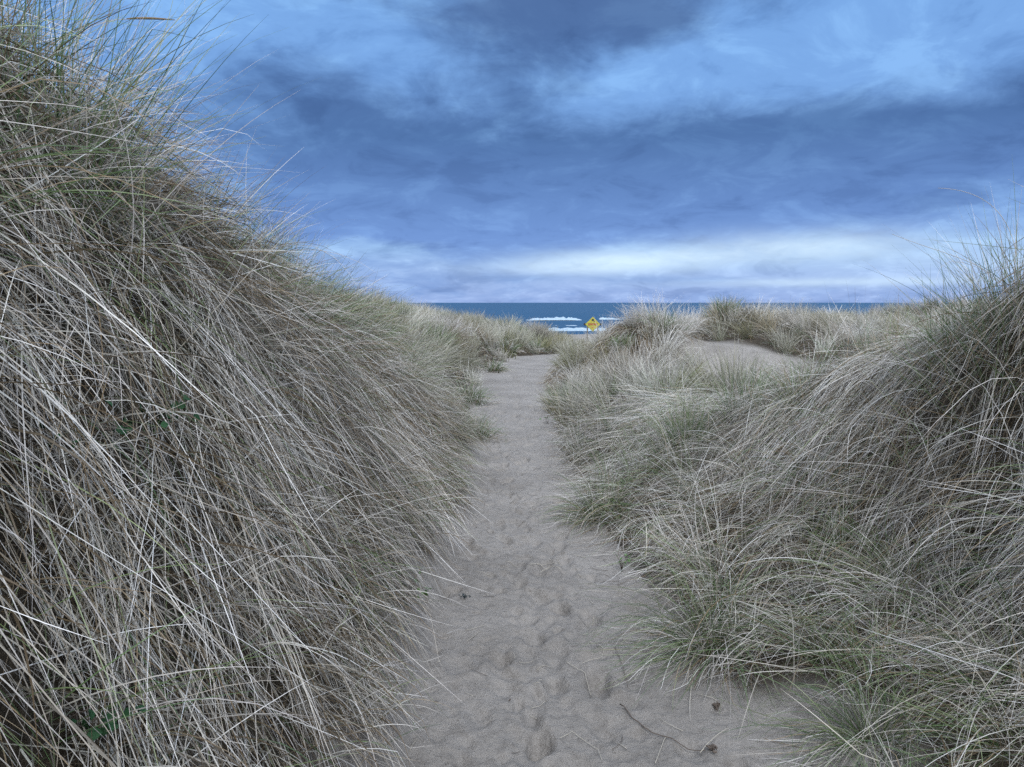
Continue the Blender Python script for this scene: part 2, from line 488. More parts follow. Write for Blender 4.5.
def thatch(batch, region, dens, per, Lr, Wr, seg, droopr, green, brown, keep, phi=.6, swirl=1.2, out=.25, jit=.12, foot=.035, bright=1.0, kink=.2, lift=.14, lean=(0, 0)):
    """straight dry strands lying against the slope, crossing one another"""
    x0, x1, y0, y1 = region
    nl = int((x1 - x0) * (y1 - y0) * dens * 2.4)
    x = rng.uniform(x0, x1, nl); y = rng.uniform(y0, y1, nl)
    ok = in_view(x, y) & (sand_mask(x, y) < .5) & keep(x, y) & (rng.random(nl) < .4167 / normal(x, y, .15)[:, 2])
    x = x[ok]; y = y[ok]; nl = len(x)
    N = normal(x, y, .15)
    T = np.stack([N[:, 0] * N[:, 2] + lean[0], N[:, 1] * N[:, 2] - .02 + lean[1], -(N[:, 0] ** 2 + N[:, 1] ** 2)], 1)
    T /= np.linalg.norm(T, axis=1, keepdims=True)
    Bv = np.cross(N, T)
    f = rng.normal(0, phi, nl) + swirl * fbm(x / .6, y / .6, 63, 2)
    D0 = T * np.cos(f)[:, None] + Bv * np.sin(f)[:, None] + N * (out * rng.uniform(.3, 1.7, nl))[:, None]
    dr0 = rng.uniform(*droopr, nl); L0 = rng.uniform(*Lr, nl)
    b0 = np.clip(rng.normal(1, .18, nl) + .7 * fbm(x / .8, y / .8, 66, 2), .5, 1.45) * bright
    g0 = np.where(rng.random(nl) < green, .8, green * .3)
    cnt = np.maximum(1, rng.gamma(1.6, per / 1.6, nl).astype(int))
    i = np.repeat(np.arange(nl), cnt); n = len(i)
    px = x[i] + rng.normal(0, foot, n); py = y[i] + rng.normal(0, foot, n)
    pz = height(px, py) + rng.uniform(0, lift, n)
    c, g = tints(n, g0[i], brown, b0[i])
    batch.add(*blades(np.stack([px, py, pz], 1), D0[i] + rng.normal(0, jit, (n, 3)), L0[i] * rng.uniform(.6, 1.1, n) * edge_len(px, py),
                      rng.uniform(*Wr, n), dr0[i], seg, c, kink=kink, floor_off=rng.uniform(.0, .13, n)))

far_cam = lambda x, y: np.hypot(x, y) > 1.0
left_of = lambda x, y: x < path_lr(y)[0] - .05
right_of = lambda x, y: x > path_lr(y)[1] + .05
QD = 1.0   # density factor

# --- left bank, near
b = Batch()
kl = lambda x, y: left_of(x, y) & far_cam(x, y)
kln = lambda x, y: kl(x, y) & (x > -3.4)
reg = (-3.4, -.3, .6, 5.4)
mat_layer(b, reg, 360, (.25, .55), (.0025, .0045), 5, (.5, 1.3), .05, .7, kln, 1.0, .25, bright=.55)  # brown under-mat, tint darkened to stand for shade in the gaps
# hanging curtains
low_ = lambda x, y: kln(x, y) & (height(x, y) < .82 * np.interp(y, HLy, HLv))
thatch(b, reg, 55, 12, (.40, .85), (.0016, .0030), 6, (.2, 1.0), .04, .15, low_, phi=.62, swirl=1.7, out=.30, jit=.12, lean=(0, -.5), bright=1.12)
# loose strands thrown across them
thatch(b, reg, 70, 4, (.45, .95), (.0016, .0032), 6, (.0, .45), .08, .08, low_, phi=1.25, swirl=1.2, out=.25, jit=.16, bright=1.15)
thatch(b, (-2.4, -.3, .7, 4.2), 34, 3, (.45, .85), (.0020, .0036), 6, (.0, .3), .05, .03, low_, phi=1.1, out=.3, jit=.2, bright=1.45)  # sparse thicker strands, tint raised to paint highlights on the bank
thatch(b, (-2.4, -.3, .7, 4.6), 16, 8, (.5, .95), (.0020, .0034), 7, (.1, .8), .03, .03, low_, phi=.5, out=.45, jit=.10, bright=1.35, lean=(0, -.45))
thatch(b, reg, 32, 12, (.25, .5), (.0016, .0028), 5, (.2, 1.2), .04, .5, kln, phi=.8, swirl=1.8, out=.4, jit=.2, bright=.5)  # short brown fill, darkened so the gaps look shaded
locks(b, (-1.2, -.2, 1.2, 6), 60, 7, (.25, .5), (.0016, .0030), 6, (.3, 1.3), .15, .25, lambda x, y: kl(x, y) & (path_lr(y)[0] - x < .38), down=.7, wild=.7, jit=.2)
# upper part: finer, greener, swept over to the right
khi = lambda x, y: kln(x, y) & (height(x, y) > .62 * np.interp(y, HLy, HLv))
locks(b, reg, 60, 10, (.26, .52), (.0016, .0030), 6, (.1, .9), .16, .20, khi, lean=(.18, .0), down=.4, wild=.75, up=.45, jit=.16)
tuft_field(b, reg, 5, 46, (.35, .7), (.0018, .0030), 7, .05, .7, (.2, .9), .30, .14, lean=(.12, -.05), slope=.5, keep=kln)
reg = (-4.2, -.3, 5.2, 9.5)
mat_layer(b, reg, 300, (.25, .5), (.003, .005), 4, (.5, 1.2), .05, .45, kl, 1.2, .35, bright=.8)
thatch(b, reg, 42, 9, (.30, .6), (.0026, .0040), 5, (.2, 1.0), .10, .18, kl, phi=.6, swirl=1.2, out=.4)
tuft_field(b, reg, 7, 55, (.35, .75), (.0026, .0042), 6, .07, .7, (.4, 1.1), .22, .14, lean=(.1, 0), slope=.7, keep=kl, mono=.3)
tag(b.build('marram_grass'), 'tangled straw coloured marram grass hanging down the steep left bank', 'grass', kind='stuff')
# --- left ridge: upright thin blades against the sky
b = Batch()
kr = lambda x, y: kl(x, y) & (x < path_lr(y)[0] - .85) & (x > path_lr(y)[0] - 2.1)
tuft_field(b, (-4.6, -1.2, 1.8, 9.5), 16, 75, (.26, .60), (.0022, .0038), 7, .06, .60, (.02, .32), .34, .14, lean=(.40, .0), slope=.2, keep=kr, kink=.05)
tag(b.build('marram_grass'), 'upright thin marram blades along the crest of the left bank against the sky', 'grass', kind='stuff')

# --- right side, near: low hummocks by the path
b = Batch()
kR = lambda x, y: right_of(x, y) & (sand_mask(x, y) < .4)
klow = lambda x, y: kR(x, y) & (x < path_lr(y)[1] + 1.35)
reg = (.3, 3.2, 2.0, 8.5)
mat_layer(b, reg, 300, (.2, .45), (.0025, .0042), 4, (.6, 1.3), .10, .65, klow, .8, .4, bright=.6)  # under-layer of dead blades with gap shade put into its tint
thatch(b, reg, 60, 9, (.3, .65), (.0017, .0032), 6, (.1, .9), .10, .12, klow, phi=1.1, swirl=2.4, out=.45, jit=.16, lift=.2, bright=1.15)
thatch(b, reg, 30, 4, (.4, .8), (.0018, .0034), 6, (.0, .5), .10, .06, klow, phi=1.3, swirl=1.5, out=.5, jit=.16, lift=.2, bright=1.35)
locks(b, reg, 12, 22, (.40, .75), (.0016, .0030), 7, (.7, 1.8), .05, .10, klow, lean=(-.1, -.2), down=.9, wild=.6, up=.4, jit=.10, foot=.05, bright=1.1)
tuft_field(b, reg, 5, 70, (.35, .7), (.0018, .0032), 7, .05, .8, (.2, 1.0), .36, .14, lean=(-.12, -.05), slope=.4, keep=klow)
tag(b.build('marram_grass'), 'pale matted marram grass on low hummocks right of the path', 'grass', kind='stuff')
# --- right mound
b = Batch()
kmo = lambda x, y: kR(x, y) & (x >= path_lr(y)[1] + 1.0)
reg = (1.4, 5.6, 2.0, 7.8)
mat_layer(b, reg, 330, (.3, .6), (.0025, .0045), 5, (.7, 1.5), .03, .75, kmo, 1.4, .15, bright=.55)  # brown blades beneath the curtain, darkened as painted shade between strands
thatch(b, reg, 66, 15, (.40, .85), (.0016, .0030), 7, (.3, 1.2), .05, .08, kmo, phi=.30, swirl=1.4, out=.30, jit=.08, lean=(0, -.15), bright=1.3)
thatch(b, reg, 44, 4, (.45, .9), (.0018, .0034), 6, (.0, .5), .08, .08, kmo, phi=1.2, swirl=1.0, out=.3, bright=1.35)
tuft_field(b, (1.9, 5.2, 2.4, 6), 6, 20, (.35, .8), (.0022, .0036), 6, .05, .75, (.0, .25), .5, .25, lean=(-.15, 0), slope=.1, keep=lambda x, y: kmo(x, y) & (height(x, y) > .95), kink=.05)
tag(b.build('marram_grass'), 'grey straw curtain of marram grass draped over the high right mound', 'grass', kind='stuff')

# --- middle distance
b = Batch()
kL2 = lambda x, y: left_of(x, y) & ((y > 9.3) | (x < -3))
mat_layer(b, (-9, 0, 9, 19), 90, (.2, .4), (.005, .009), 3, (.4, 1.0), .08, .45, kL2, .8, .5, bright=.85)
tuft_field(b, (-9, 0, 9, 19), 3.0, 105, (.35, .85), (.005, .008), 5, .09, .55, (.10, .55), .28, .16, lean=(.10, 0), slope=.4, keep=kL2, mono=.8, kink=.05)
tag(b.build('marram_grass'), 'soft tussocky marram grass on the left dune in the middle distance', 'grass', kind='stuff')
b = Batch()
kR2 = lambda x, y: right_of(x, y) & (sand_mask(x, y) < .45)
mat_layer(b, (0, 15, 8, 19), 90, (.2, .4), (.005, .009), 3, (.4, 1.1), .10, .45, kR2, 1.0, .45, bright=.85)
tuft_field(b, (0, 15, 8, 19), 3.0, 105, (.33, .80), (.005, .008), 5, .09, .58, (.10, .55), .32, .15, lean=(-.05, 0), slope=.4, keep=kR2, mono=.8, kink=.05)
khump = lambda x, y: kR2(x, y) & (np.hypot(x - 2.6, y - 14.6) < 2.1)
locks(b, (.5, 5, 12.3, 16.5), 34, 20, (.5, .9), (.005, .008), 6, (1.0, 2.0), .0, .55, khump, lean=(.0, -.3), down=1.3, wild=.2, up=.3, jit=.08, foot=.06, bright=.95)
tag(b.build('marram_grass'), 'soft pale green marram grass in the hollow right of the path', 'grass', kind='stuff')

# --- far dunes to the skyline
b = Batch()
kF = lambda x, y: (sand_mask(x, y) < .5) & left_of(x, y)
tuft_field(b, (-14, 6, 19, 36), 2.0, 100, (.32, .80), (.010, .016), 4, .15, .48, (.05, .4), .30, .20, slope=.3, keep=kF, mono=.85, kink=.03)
mat_layer(b, (-14, 6, 19, 36), 80, (.2, .35), (.009, .016), 2, (.3, .9), .1, .45, kF, .8, .5, bright=.85)
tag(b.build('marram_grass'), 'distant marram grass on the far left dunes below the sea horizon', 'grass', kind='stuff')
b = Batch()
kF = lambda x, y: (sand_mask(x, y) < .5) & right_of(x, y)
tuft_field(b, (1, 30, 19, 36), 1.25, 100, (.32, .80), (.010, .016), 4, .15, .48, (.05, .4), .30, .18, slope=.3, keep=kF, mono=.85, kink=.03)
mat_layer(b, (1, 30, 19, 36), 40, (.2, .35), (.009, .016), 2, (.3, .9), .1, .45, kF, .8, .5, bright=.85)
tuft_field(b, (4, 12, 17, 25), 2.2, 90, (.35, .65), (.008, .013), 4, .16, .6, (.1, .6), .18, .15, slope=.3, keep=kR2, mono=.8, kink=.03)
tag(b.build('marram_grass'), 'distant marram grass on the far right dunes below the sea horizon', 'grass', kind='stuff')

# ------------------------------------------------------------------ single tussocks one can point at
def tussock(u, v, L, n, label, green=.5, brown=.1, fan=.8, droop=(.3, .9), W=None, lean=(0, 0), spread=.05, group=None, off=(0, 0)):
    x, y, z = ground_at(u, v)
    x += off[0]; y += off[1]; z = float(height(x, y))
    dist = math.hypot(x, y)
    if W is None: W = max(.0022, dist * .00047)
    t = empty('grass_tussock', (x, y, z))
    tag(t, label, 'grass tussock', group or 'marram tussocks standing out on the dunes')
    for nm, frac, gr, br, fn, drp, Lf in (('green_leaves', green, 1.0, 0, fan * .75, .7, 1.0), ('dry_leaves', 1 - green, 0, brown, fan * 1.1, 1.15, .95)):
        m = max(6, int(n * frac))
        a = rng.uniform(0, 2 * np.pi, m); r = np.abs(rng.normal(0, spread, m))
        q = rng.random(m) ** .7
        px = x + np.cos(a) * r; py = y + np.sin(a) * r; pz = height(px, py) - .01
        ff = fn * q; aa = a + rng.normal(0, .4, m)
        D = np.stack([np.cos(aa) * ff + lean[0], np.sin(aa) * ff + lean[1], np.full(m, 1.0) * (1 - .35 * ff)], 1)
        c, _ = tints(m, gr, br)
        bb = Batch()
        seg = 9 if dist < 7 else 5
        bb.add(*blades(np.stack([px, py, pz], 1), D, rng.uniform(.6, 1.0, m) * L * Lf, rng.uniform(.8, 1.5, m) * W,
                       rng.uniform(*droop, m) * drp * (.5 + q), seg, c, kink=.1))
        bb.build(nm, t, origin=(x, y, z))
    return t

TUS = [
 (712, 652, .72, 620, 'green footed tussock with long blades arching low over the sand at the path edge', .42, .15, 1.3, (.8, 1.5), (-.25, -.1)),
 (905, 610, .80, 380, 'wide tussock spraying pale blades left across the lower right slope', .40, .1, 1.2, (.6, 1.2), (-.55, 0)),
 (1000, 690, .8, 300, 'drooping tussock at the lower right corner below the mound', .25, .1, 1.2, (.7, 1.3), (-.45, -.1)),
 (870, 740, .55, 420, 'low green tussock at the bottom edge beside the bare sand pocket', .5, .1, 1.4, (.8, 1.5), (-.2, 0)),
 (600, 520, .60, 420, 'rounded tussock with rusty brown foot leaning over the path', .45, .3, 1.1, (.6, 1.3), (-.2, 0)),
 (685, 452, .62, 380, 'spiky green hearted tussock in the middle of the right slope', .62, .1, .95, (.2, .6), (-.05, 0)),
 (566, 412, .55, 460, 'dense green tussock where the path narrows, on its right edge', .62, .1, .8, (.2, .6), (-.1, 0)),
 (605, 402, .50, 360, 'bushy grey green tussock just right of the narrow part of the path', .5, .1, .8, (.2, .6), (0, 0)),
 (745, 420, .55, 320, 'upright yellow green tussock left of the mound foot', .55, .2, .7, (.15, .5), (0, 0)),
 (800, 405, .50, 300, 'upright brownish tussock where the mound slope meets the hollow', .4, .35, .7, (.15, .5), (0, 0)),
 (812, 480, .60, 260, 'loose tussock with a dark heart on the flank of the mound', .35, .3, 1.1, (.5, 1.1), (-.3, 0)),
 (722, 322, .75, 420, 'tall tussock forming a knob on the right skyline', .45, .3, .6, (.1, .4), (0, 0)),
 (772, 318, .55, 160, 'small lone tuft poking above the sea horizon', .3, .5, .5, (.1, .4), (0, 0)),
 (662, 333, .60, 420, 'broad pale tussock on the skyline right of the yellow sign', .3, .1, .8, (.2, .6), (0, 0)),
 (622, 348, .36, 300, 'green tussock in the dip just below the yellow sign', .6, .1, .8, (.2, .6), (0, 0)),
 (508, 353, .55, 340, 'straw tuft with a green heart on the left side of the path end', .35, .3, .8, (.2, .6), (.1, -.1)),
 (534, 351, .45, 300, 'low grey green tuft at the very end of the path', .45, .2, .8, (.2, .6), (0, -.1)),
 (435, 352, .75, 520, 'dark olive tussock behind the left bank', .55, .35, .7, (.15, .5), (.1, 0)),
 (400, 325, .70, 460, 'bushy tussock on the skyline at the end of the left bank', .5, .3, .6, (.15, .5), (.05, 0)),
 (372, 325, .65, 360, 'pale tussock on the skyline touching the left bank', .3, .2, .6, (.15, .5), (.05, 0)),
 (440, 322, .50, 260, 'short green tuft against the left end of the sea', .6, .2, .6, (.15, .5), (0, 0)),
 (483, 328, .50, 280, 'low grey tuft on the far left dune below the sea', .35, .2, .6, (.15, .5), (0, 0)),
 (520, 338, .55, 340, 'dark green tuft beyond the end of the path', .6, .3, .6, (.15, .5), (0, 0)),
 (558, 345, .45, 300, 'brown tuft closing the far end of the path', .35, .5, .6, (.15, .5), (0, 0)),
 (492, 372, .45, 360, 'pale tuft spilling over the left edge of the far path', .35, .15, .9, (.3, .9), (.25, -.1)),
 (470, 402, .45, 340, 'green tuft on the left edge of the path where it bends', .5, .2, .8, (.3, .8), (.15, 0)),
 (478, 438, .42, 300, 'dark tuft with green tips at the foot of the left bank', .5, .35, .8, (.3, .8), (.1, 0)),
 (235, 268, .85, 200, 'tall green tuft rising through straw on the upper left bank', .6, .1, .5, (.1, .5), (.25, 0)),
 (50, 165, .80, 260, 'tall olive tuft near the top left corner of the bank', .55, .15, .5, (.1, .4), (.25, 0)),
 (150, 190, .85, 200, 'thin tuft fanning into the sky halfway up the left crest', .5, .1, .6, (.1, .5), (.3, 0)),
 (320, 290, .75, 260, 'tuft of fine blades leaning right at the low end of the left crest', .45, .1, .6, (.15, .6), (.45, 0)),
 (948, 362, .55, 120, 'stiff dark spikes standing on the brow of the right mound', .6, .3, .75, (.0, .3), (-.2, 0)),
 (1012, 332, .78, 200, 'tall stiff spikes at the right edge above the mound', .5, .3, .85, (.0, .25), (-.28, 0)),
 (985, 345, .52, 130, 'short spiky tuft between the brow spikes and the right edge', .5, .3, .8, (.0, .25), (-.2, 0)),
]
for (u, v, L, n, lab, g, br, fan, dr, ln) in TUS:
    tussock(u, v, L, n, lab, g, br, fan, dr, lean=ln, spread=.085 if v > 420 else .13)

# ------------------------------------------------------------------ small things
M_LEAF = simple_mat('bramble_leaf', (.018, .058, .022), .7, .2, .35, 40)
M_LEAF2 = simple_mat('bright_leaf', (.06, .13, .03), .5, .4, .35, 40)
M_STRAW = simple_mat('bleached_straw', (.40, .37, .31), .6, .3, .2, 30)
M_TWIG = simple_mat('weathered_twig', (.11, .09, .075), .8, .2, .4, 60)
M_WEED = simple_mat('dark_seaweed', (.025, .035, .035), .45, .5, .4, 60)
M_HEAD = simple_mat('seed_head', (.17, .12, .07), .8, .2, .4, 90)

def tube(pts, r0, r1, mat, name, parent=None, sides=6, origin=None, rfun=None):
    pts = np.array(pts, float)
    n = len(pts); V = []; F = []
    for i in range(n):
        tdir = pts[min(i + 1, n - 1)] - pts[max(i - 1, 0)]
        tdir /= np.linalg.norm(tdir) + 1e-9
        a = np.cross(tdir, (0.13, .21, 1)); a /= np.linalg.norm(a) + 1e-9
        bb = np.cross(tdir, a)
        f = i / (n - 1); r = (r0 + (r1 - r0) * f) if rfun is None else rfun(f)
        for k in range(sides):
            an = 2 * math.pi * k / sides
            V.append(pts[i] + (a * math.cos(an) + bb * math.sin(an)) * r)
    for i in range(n - 1):
        for k in range(sides):
            k2 = (k + 1) % sides
            F.append((i * sides + k, i * sides + k2, (i + 1) * sides + k2, (i + 1) * sides + k))
    F.append(tuple(range(sides))[::-1]); F.append(tuple((n - 1) * sides + k for k in range(sides)))
    V = np.array(V)
    if origin is not None: V = V - np.array(origin)
    return mesh_py(name, V, F, mat, parent, smooth=True)

def pix_sand(u, v):
    b_ = (383.5 - v) / FPX
    dy = math.cos(PITCH) + b_ * math.sin(PITCH); dz = -math.sin(PITCH) + b_ * math.cos(PITCH)
    t = -EYE / dz
    return (u - 512) / FPX * t, dy * t
def surf(x, y):
    return float(path_z(np.array([x], float), np.array([y], float))[0]) + .006

def stalk(name, pix, r0, r1, mat, label, cat, group=None, lift=.004):
    P = [pix_sand(*p) for p in pix]
    Q = []
    for i in range(len(P) - 1):
        for k in range(6):
            f = k / 6; Q.append((P[i][0] * (1 - f) + P[i + 1][0] * f, P[i][1] * (1 - f) + P[i + 1][1] * f))
    Q.append(P[-1])
    pts = [(x, y, surf(x, y) + lift + r0) for x, y in Q]
    # rest on the high spots instead of following each dimple
    zz = [max(p[2] for p in pts[max(0, i - 3):i + 4]) for i in range(len(pts))]
    pts = [(p[0], p[1], .5 * z + .5 * p[2]) for p, z in zip(pts, zz)]
    o0 = pts[0]
    o = tube(pts, r0, r1, mat, name, origin=o0)
    o.location = o0
    return tag(o, label, cat, group)

stalk('driftwood_twig', [(620, 706), (632, 722), (652, 735), (680, 745), (705, 754)], .0026, .0014, M_TWIG,
      'long curved dark twig lying on the sand at the bottom right of the path', 'twig')
stalk('bent_straw', [(588, 642), (604, 652), (600, 662), (582, 667)], .0013, .0010, M_STRAW,
      'sharply bent pale straw lying on the sand left of the overhanging tussock', 'straw', 'dry straws fallen on the path')
stalk('bent_straw', [(565, 664), (585, 676), (591, 691)], .0013, .0009, M_STRAW,
      'pale straw with one kink beside a footprint hollow', 'straw', 'dry straws fallen on the path')
stalk('bent_straw', [(615, 650), (622, 668), (628, 688)], .0013, .0009, M_TWIG,
      'dark brown stalk standing out beside the tussock tips', 'straw', 'dry straws fallen on the path')
stalk('bent_straw', [(655, 767), (664, 742), (668, 738)], .0013, .0009, M_STRAW,
      'straw crossing under the long dark twig', 'straw', 'dry straws fallen on the path')
stalk('bent_straw', [(560, 741), (572, 733), (598, 751), (602, 765)], .0013, .0009, M_STRAW,
      'zigzag straw at the bottom of the path', 'straw', 'dry straws fallen on the path')
stalk('bent_straw', [(700, 755), (715, 742), (728, 733)], .0016, .0012, M_STRAW,
      'thin straw beside the tip of the long dark twig', 'straw', 'dry straws fallen on the path')
for (u, v) in ((538, 566), (548, 570), (545, 564)):
    stalk('bent_straw', [(u - 8, v + 2), (u + 2, v - 1), (u + 12, v + 2)], .0016, .0011, M_STRAW,
          'one of a few golden straws heaped across the middle of the path', 'straw', 'heap of golden straws mid path')
for k in range(110):
    y = 1.9 + 5.2 * rng.random() ** 1.2
    l, r = path_lr(y)
    s = rng.random()
    x = l + (r - l) * (rng.random() if s < .4 else (rng.beta(1, 4) if s < .6 else rng.beta(4, 1)))
    a = rng.uniform(0, math.pi); ln = rng.uniform(.02, .12)
    ns = 4; pts = []
    bend = rng.normal(0, .3)
    px, py = x, y
    for i in range(ns + 1):
        pts.append((px, py, surf(px, py) + .004))
        px += math.cos(a + bend * i / ns) * ln / ns; py += math.sin(a + bend * i / ns) * ln / ns
    o = tube(pts, .0012, .0008, M_STRAW if rng.random() < .7 else M_TWIG, 'straw_scrap', origin=pts[0], sides=4)
    o.location = pts[0]
    tag(o, 'short scrap of dry grass lying loose on the sand path', 'straw', 'straw scraps strewn over the sand path')

# debris clumps: dark scraps of seaweed and dead leaves
def debris(u, v, label, mat, n, size):
    x, y = pix_sand(u, v)
    z = surf(x, y) if y < 24 else float(height(x, y))
    V = []; F = []
    for k in range(n):
        a = rng.uniform(0, 6.28); r = abs(rng.normal(0, size)); c = np.array([math.cos(a) * r, math.sin(a) * r, rng.uniform(.002, .014)])
        s = rng.uniform(.3, .8) * size; an = rng.uniform(0, 6.28)
        e1 = np.array([math.cos(an), math.sin(an), rng.normal(0, .35)]) * s
        e2 = np.array([-math.sin(an), math.cos(an), rng.normal(0, .35)]) * s * rng.uniform(.25, .6)
        up = np.array([0, 0, .003])
        i = len(V)
        ring = [c - e1, c - e1 * .3 + e2, c + e1 * .5 + e2 * .8, c + e1 * 1.1, c + e1 * .4 - e2, c - e1 * .5 - e2 * .7]
        V += [p + up + np.array([0, 0, .003]) * rng.random() for p in ring] + [p for p in ring]
        F.append(tuple(i + j for j in range(6))); F.append(tuple(i + 6 + j for j in range(6))[::-1])
        for j in range(6):
            F.append((i + j, i + (j + 1) % 6, i + 6 + (j + 1) % 6, i + 6 + j))
    o = mesh_py('debris_scrap', V, F, mat); o.location = (x, y, z)
    return tag(o, label, 'debris')
debris(465, 599, 'small dark green scrap of seaweed on the left edge of the path', M_WEED, 16, .013)
debris(716, 708, 'clump of dark dead leaves on the sand under the tussock', M_TWIG, 30, .010)
debris(712, 755, 'dark crumbs of rotten wood at the bottom right of the sand', M_TWIG, 40, .012)
debris(508, 703, 'tiny dark chip beside the lowest footprint', M_TWIG, 1, .012)

# broad leafed weeds growing in the grass
def leafy(u, v, label, mat, nleaf, size, toward=.18, name='bramble'):
    x, y, z = ground_at(u, v)
    d = np.array([-x, -y, EYE - z]); d /= np.linalg.norm(d)
    base = np.array([x, y, z])
    t = empty(name, base); tag(t, label, 'bramble' if name == 'bramble' else 'weed')
    for k in range(nleaf):
        off = rng.normal(0, size * 1.4, 3); off[2] = abs(off[2])
        n = normal(np.array([x]), np.array([y]))[0]
        c = n * toward * rng.uniform(.5, 1.1) + off
        stem_pts = [np.zeros(3), c * .5 + np.array([0, 0, .02]), c]
        an = rng.uniform(0, 6.28)
        e1 = np.array([math.cos(an), math.sin(an), rng.uniform(-.6, .3)]); e1 /= np.linalg.norm(e1)
        nn = n + rng.normal(0, .35, 3); e2 = np.cross(nn, e1); e2 /= np.linalg.norm(e2); nn = np.cross(e1, e2)
        L = size * rng.uniform(.8, 1.3); Wd = L * .42
        V = []; F = []
        prof = [0, .55, .9, 1, .9, .68, .38, 0]
        m = len(prof)
        for i, p in enumerate(prof):
            f = i / (m - 1); jag = 1 + (.12 if i % 2 else -.05)
            ctr = c + e1 * L * f - nn * .18 * L * f * f
            V += [ctr - e2 * Wd * p * jag + nn * .12 * L * p, ctr, ctr + e2 * Wd * p * jag + nn * .12 * L * p]
        nV = len(V)
        V += [q - nn * .0012 for q in V]
        for i in range(m - 1):
            for j in range(2):
                q = i * 3 + j
                F.append((q, q + 1, q + 4, q + 3)); F.append((nV + q, nV + q + 3, nV + q + 4, nV + q + 1))
        mesh_py('leaf', V, F, mat, t, smooth=True)
        if k < 5: tube(stem_pts, .002, .0012, M_TWIG, 'stem', t, sides=4)
    return t
leafy(150, 432, 'dark green rounded leaves showing through straw in the middle of the left bank', M_LEAF, 13, .022, .10)
leafy(82, 455, 'few dark leaves deep in the straw left of the larger bramble', M_LEAF, 7, .022, .12)
leafy(8, 470, 'dark bramble leaves at the left edge of the picture', M_LEAF, 7, .024, .12)
leafy(60, 748, 'dark bramble leaves low in the bottom left corner', M_LEAF, 14, .022, .11)
leafy(402, 602, 'bright green small leafed weed at the foot of the left bank', M_LEAF2, 12, .022, .10, 'leafy_weed')
leafy(622, 572, 'green weed beside the right edge of the path', M_LEAF2, 10, .02, .06, 'leafy_weed')
leafy(548, 424, 'small bright weed where the path narrows', M_LEAF2, 8, .03, .05, 'leafy_weed')

# long flowering stalks
def seed_stalk(root, ctrl, label, head=True, r=.0022, head_len=.16):
    P = [np.array(p, float) for p in ctrl]
    pts = []
    n = 22
    for i in range(n + 1):
        t = i / n; Q = list(P)
        while len(Q) > 1: Q = [Q[j] * (1 - t) + Q[j + 1] * t for j in range(len(Q) - 1)]
        pts.append(Q[0])
    t_ = empty('flowering_stalk', pts[0]); tag(t_, label, 'grass stalk')
    o = pts[0]
    tube([p - o for p in pts], r, r * .5, M_STRAW, 'stem', t_, sides=5)
    if head:
        k0 = int(n * .78)
        hp = [p - o for p in pts[k0:]]
        tube(hp, 0, 0, M_HEAD, 'seed_head', t_, sides=7, rfun=lambda f: .0012 + .0052 * math.sin(math.pi * min(1, f * .94 + .06)) * (1 + .3 * math.sin(f * 60)))
    return t_
def pt(u, v, depth):
    a = (u - 512) / FPX * depth; b_ = (383.5 - v) / FPX * depth
    return (a, depth * math.cos(PITCH) + b_ * math.sin(PITCH), EYE - depth * math.sin(PITCH) + b_ * math.cos(PITCH))
gx, gy, gz = ground_at(40, 130)
seed_stalk(None, [(gx, gy, gz), pt(60, 30, 3.2), pt(95, 12, 3.1), pt(175, 20, 3.05)], 'arching stalk with a brown seed head against the sky at the top left', r=.0016)
seed_stalk(None, [(gx + .1, gy + .1, float(height(gx + .1, gy + .1))), pt(75, 60, 3.3), pt(100, 20, 3.25), pt(128, -6, 3.2)], 'straight bare stalk crossing the sky at the top left', head=False, r=.0022)
gx, gy, gz = ground_at(1015, 335)
seed_stalk(None, [(gx, gy, gz), pt(1030, 230, 3.5), pt(1000, 190, 3.45), pt(938, 188, 3.4)], 'bare stalk arching left above the right mound', head=False, r=.0018)
seed_stalk(None, [(gx + .05, gy, gz), pt(1010, 260, 3.6), pt(960, 262, 3.55), pt(892, 234, 3.5)], 'longest bare stalk reaching left from the brow of the right mound', head=False, r=.0018)

# ------------------------------------------------------------------ warning sign by the beach
M_YEL = simple_mat('yellow_sign', (.36, .33, .045), .5, .4, .06, 6)
M_BLK = simple_mat('black_paint', (.02, .02, .022), .5, .4)
M_RED = simple_mat('rust_red_paint', (.42, .11, .03), .5, .4)
M_POST = simple_mat('grey_post', (.13, .115, .10), .8, .2, .3, 15)
def box(name, c, s, mat, parent, rot=0, bev=.006):
    x, y, z = [q / 2 for q in s]
    V = [(i * x, j * y, k * z) for i in (-1, 1) for j in (-1, 1) for k in (-1, 1)]
    F = [(0, 1, 3, 2), (4, 6, 7, 5), (0, 4, 5, 1), (2, 3, 7, 6), (0, 2, 6, 4), (1, 5, 7, 3)]
    o = mesh_py(name, V, F, mat, parent)
    o.location = c; o.rotation_euler = (0, rot, 0)
    md = o.modifiers.new('b', 'BEVEL'); md.width = min(bev, min(s) * .3); md.segments = 2
    return o
SX, SY = 5.62, 52.0
sz = float(height(SX, SY)); CZ = EYE - (324 - 302.5) / FPX * 52.0
sign = empty('warning_sign', (SX, SY, sz)); tag(sign, 'yellow diamond warning sign with a dark cross board on the beach beyond the dunes', 'sign')
cz = CZ - sz
for dx in (-.36, .36):
    box('post', (dx, .075, cz / 2 + .0), (.09, .09, cz + .3), M_POST, sign)
dia = box('diamond_panel', (0, 0, cz), (.74, .02, .74), M_YEL, sign, rot=math.radians(45))
dia.modifiers['b'].width = .006
box('cross_board', (0, .02, cz - .01), (1.26, .018, .16), M_BLK, sign)
box('text_band', (0, -.0125, cz), (.66, .003, .15), simple_mat('ochre_band', (.17, .13, .035), .6, .3), sign, bev=.001)
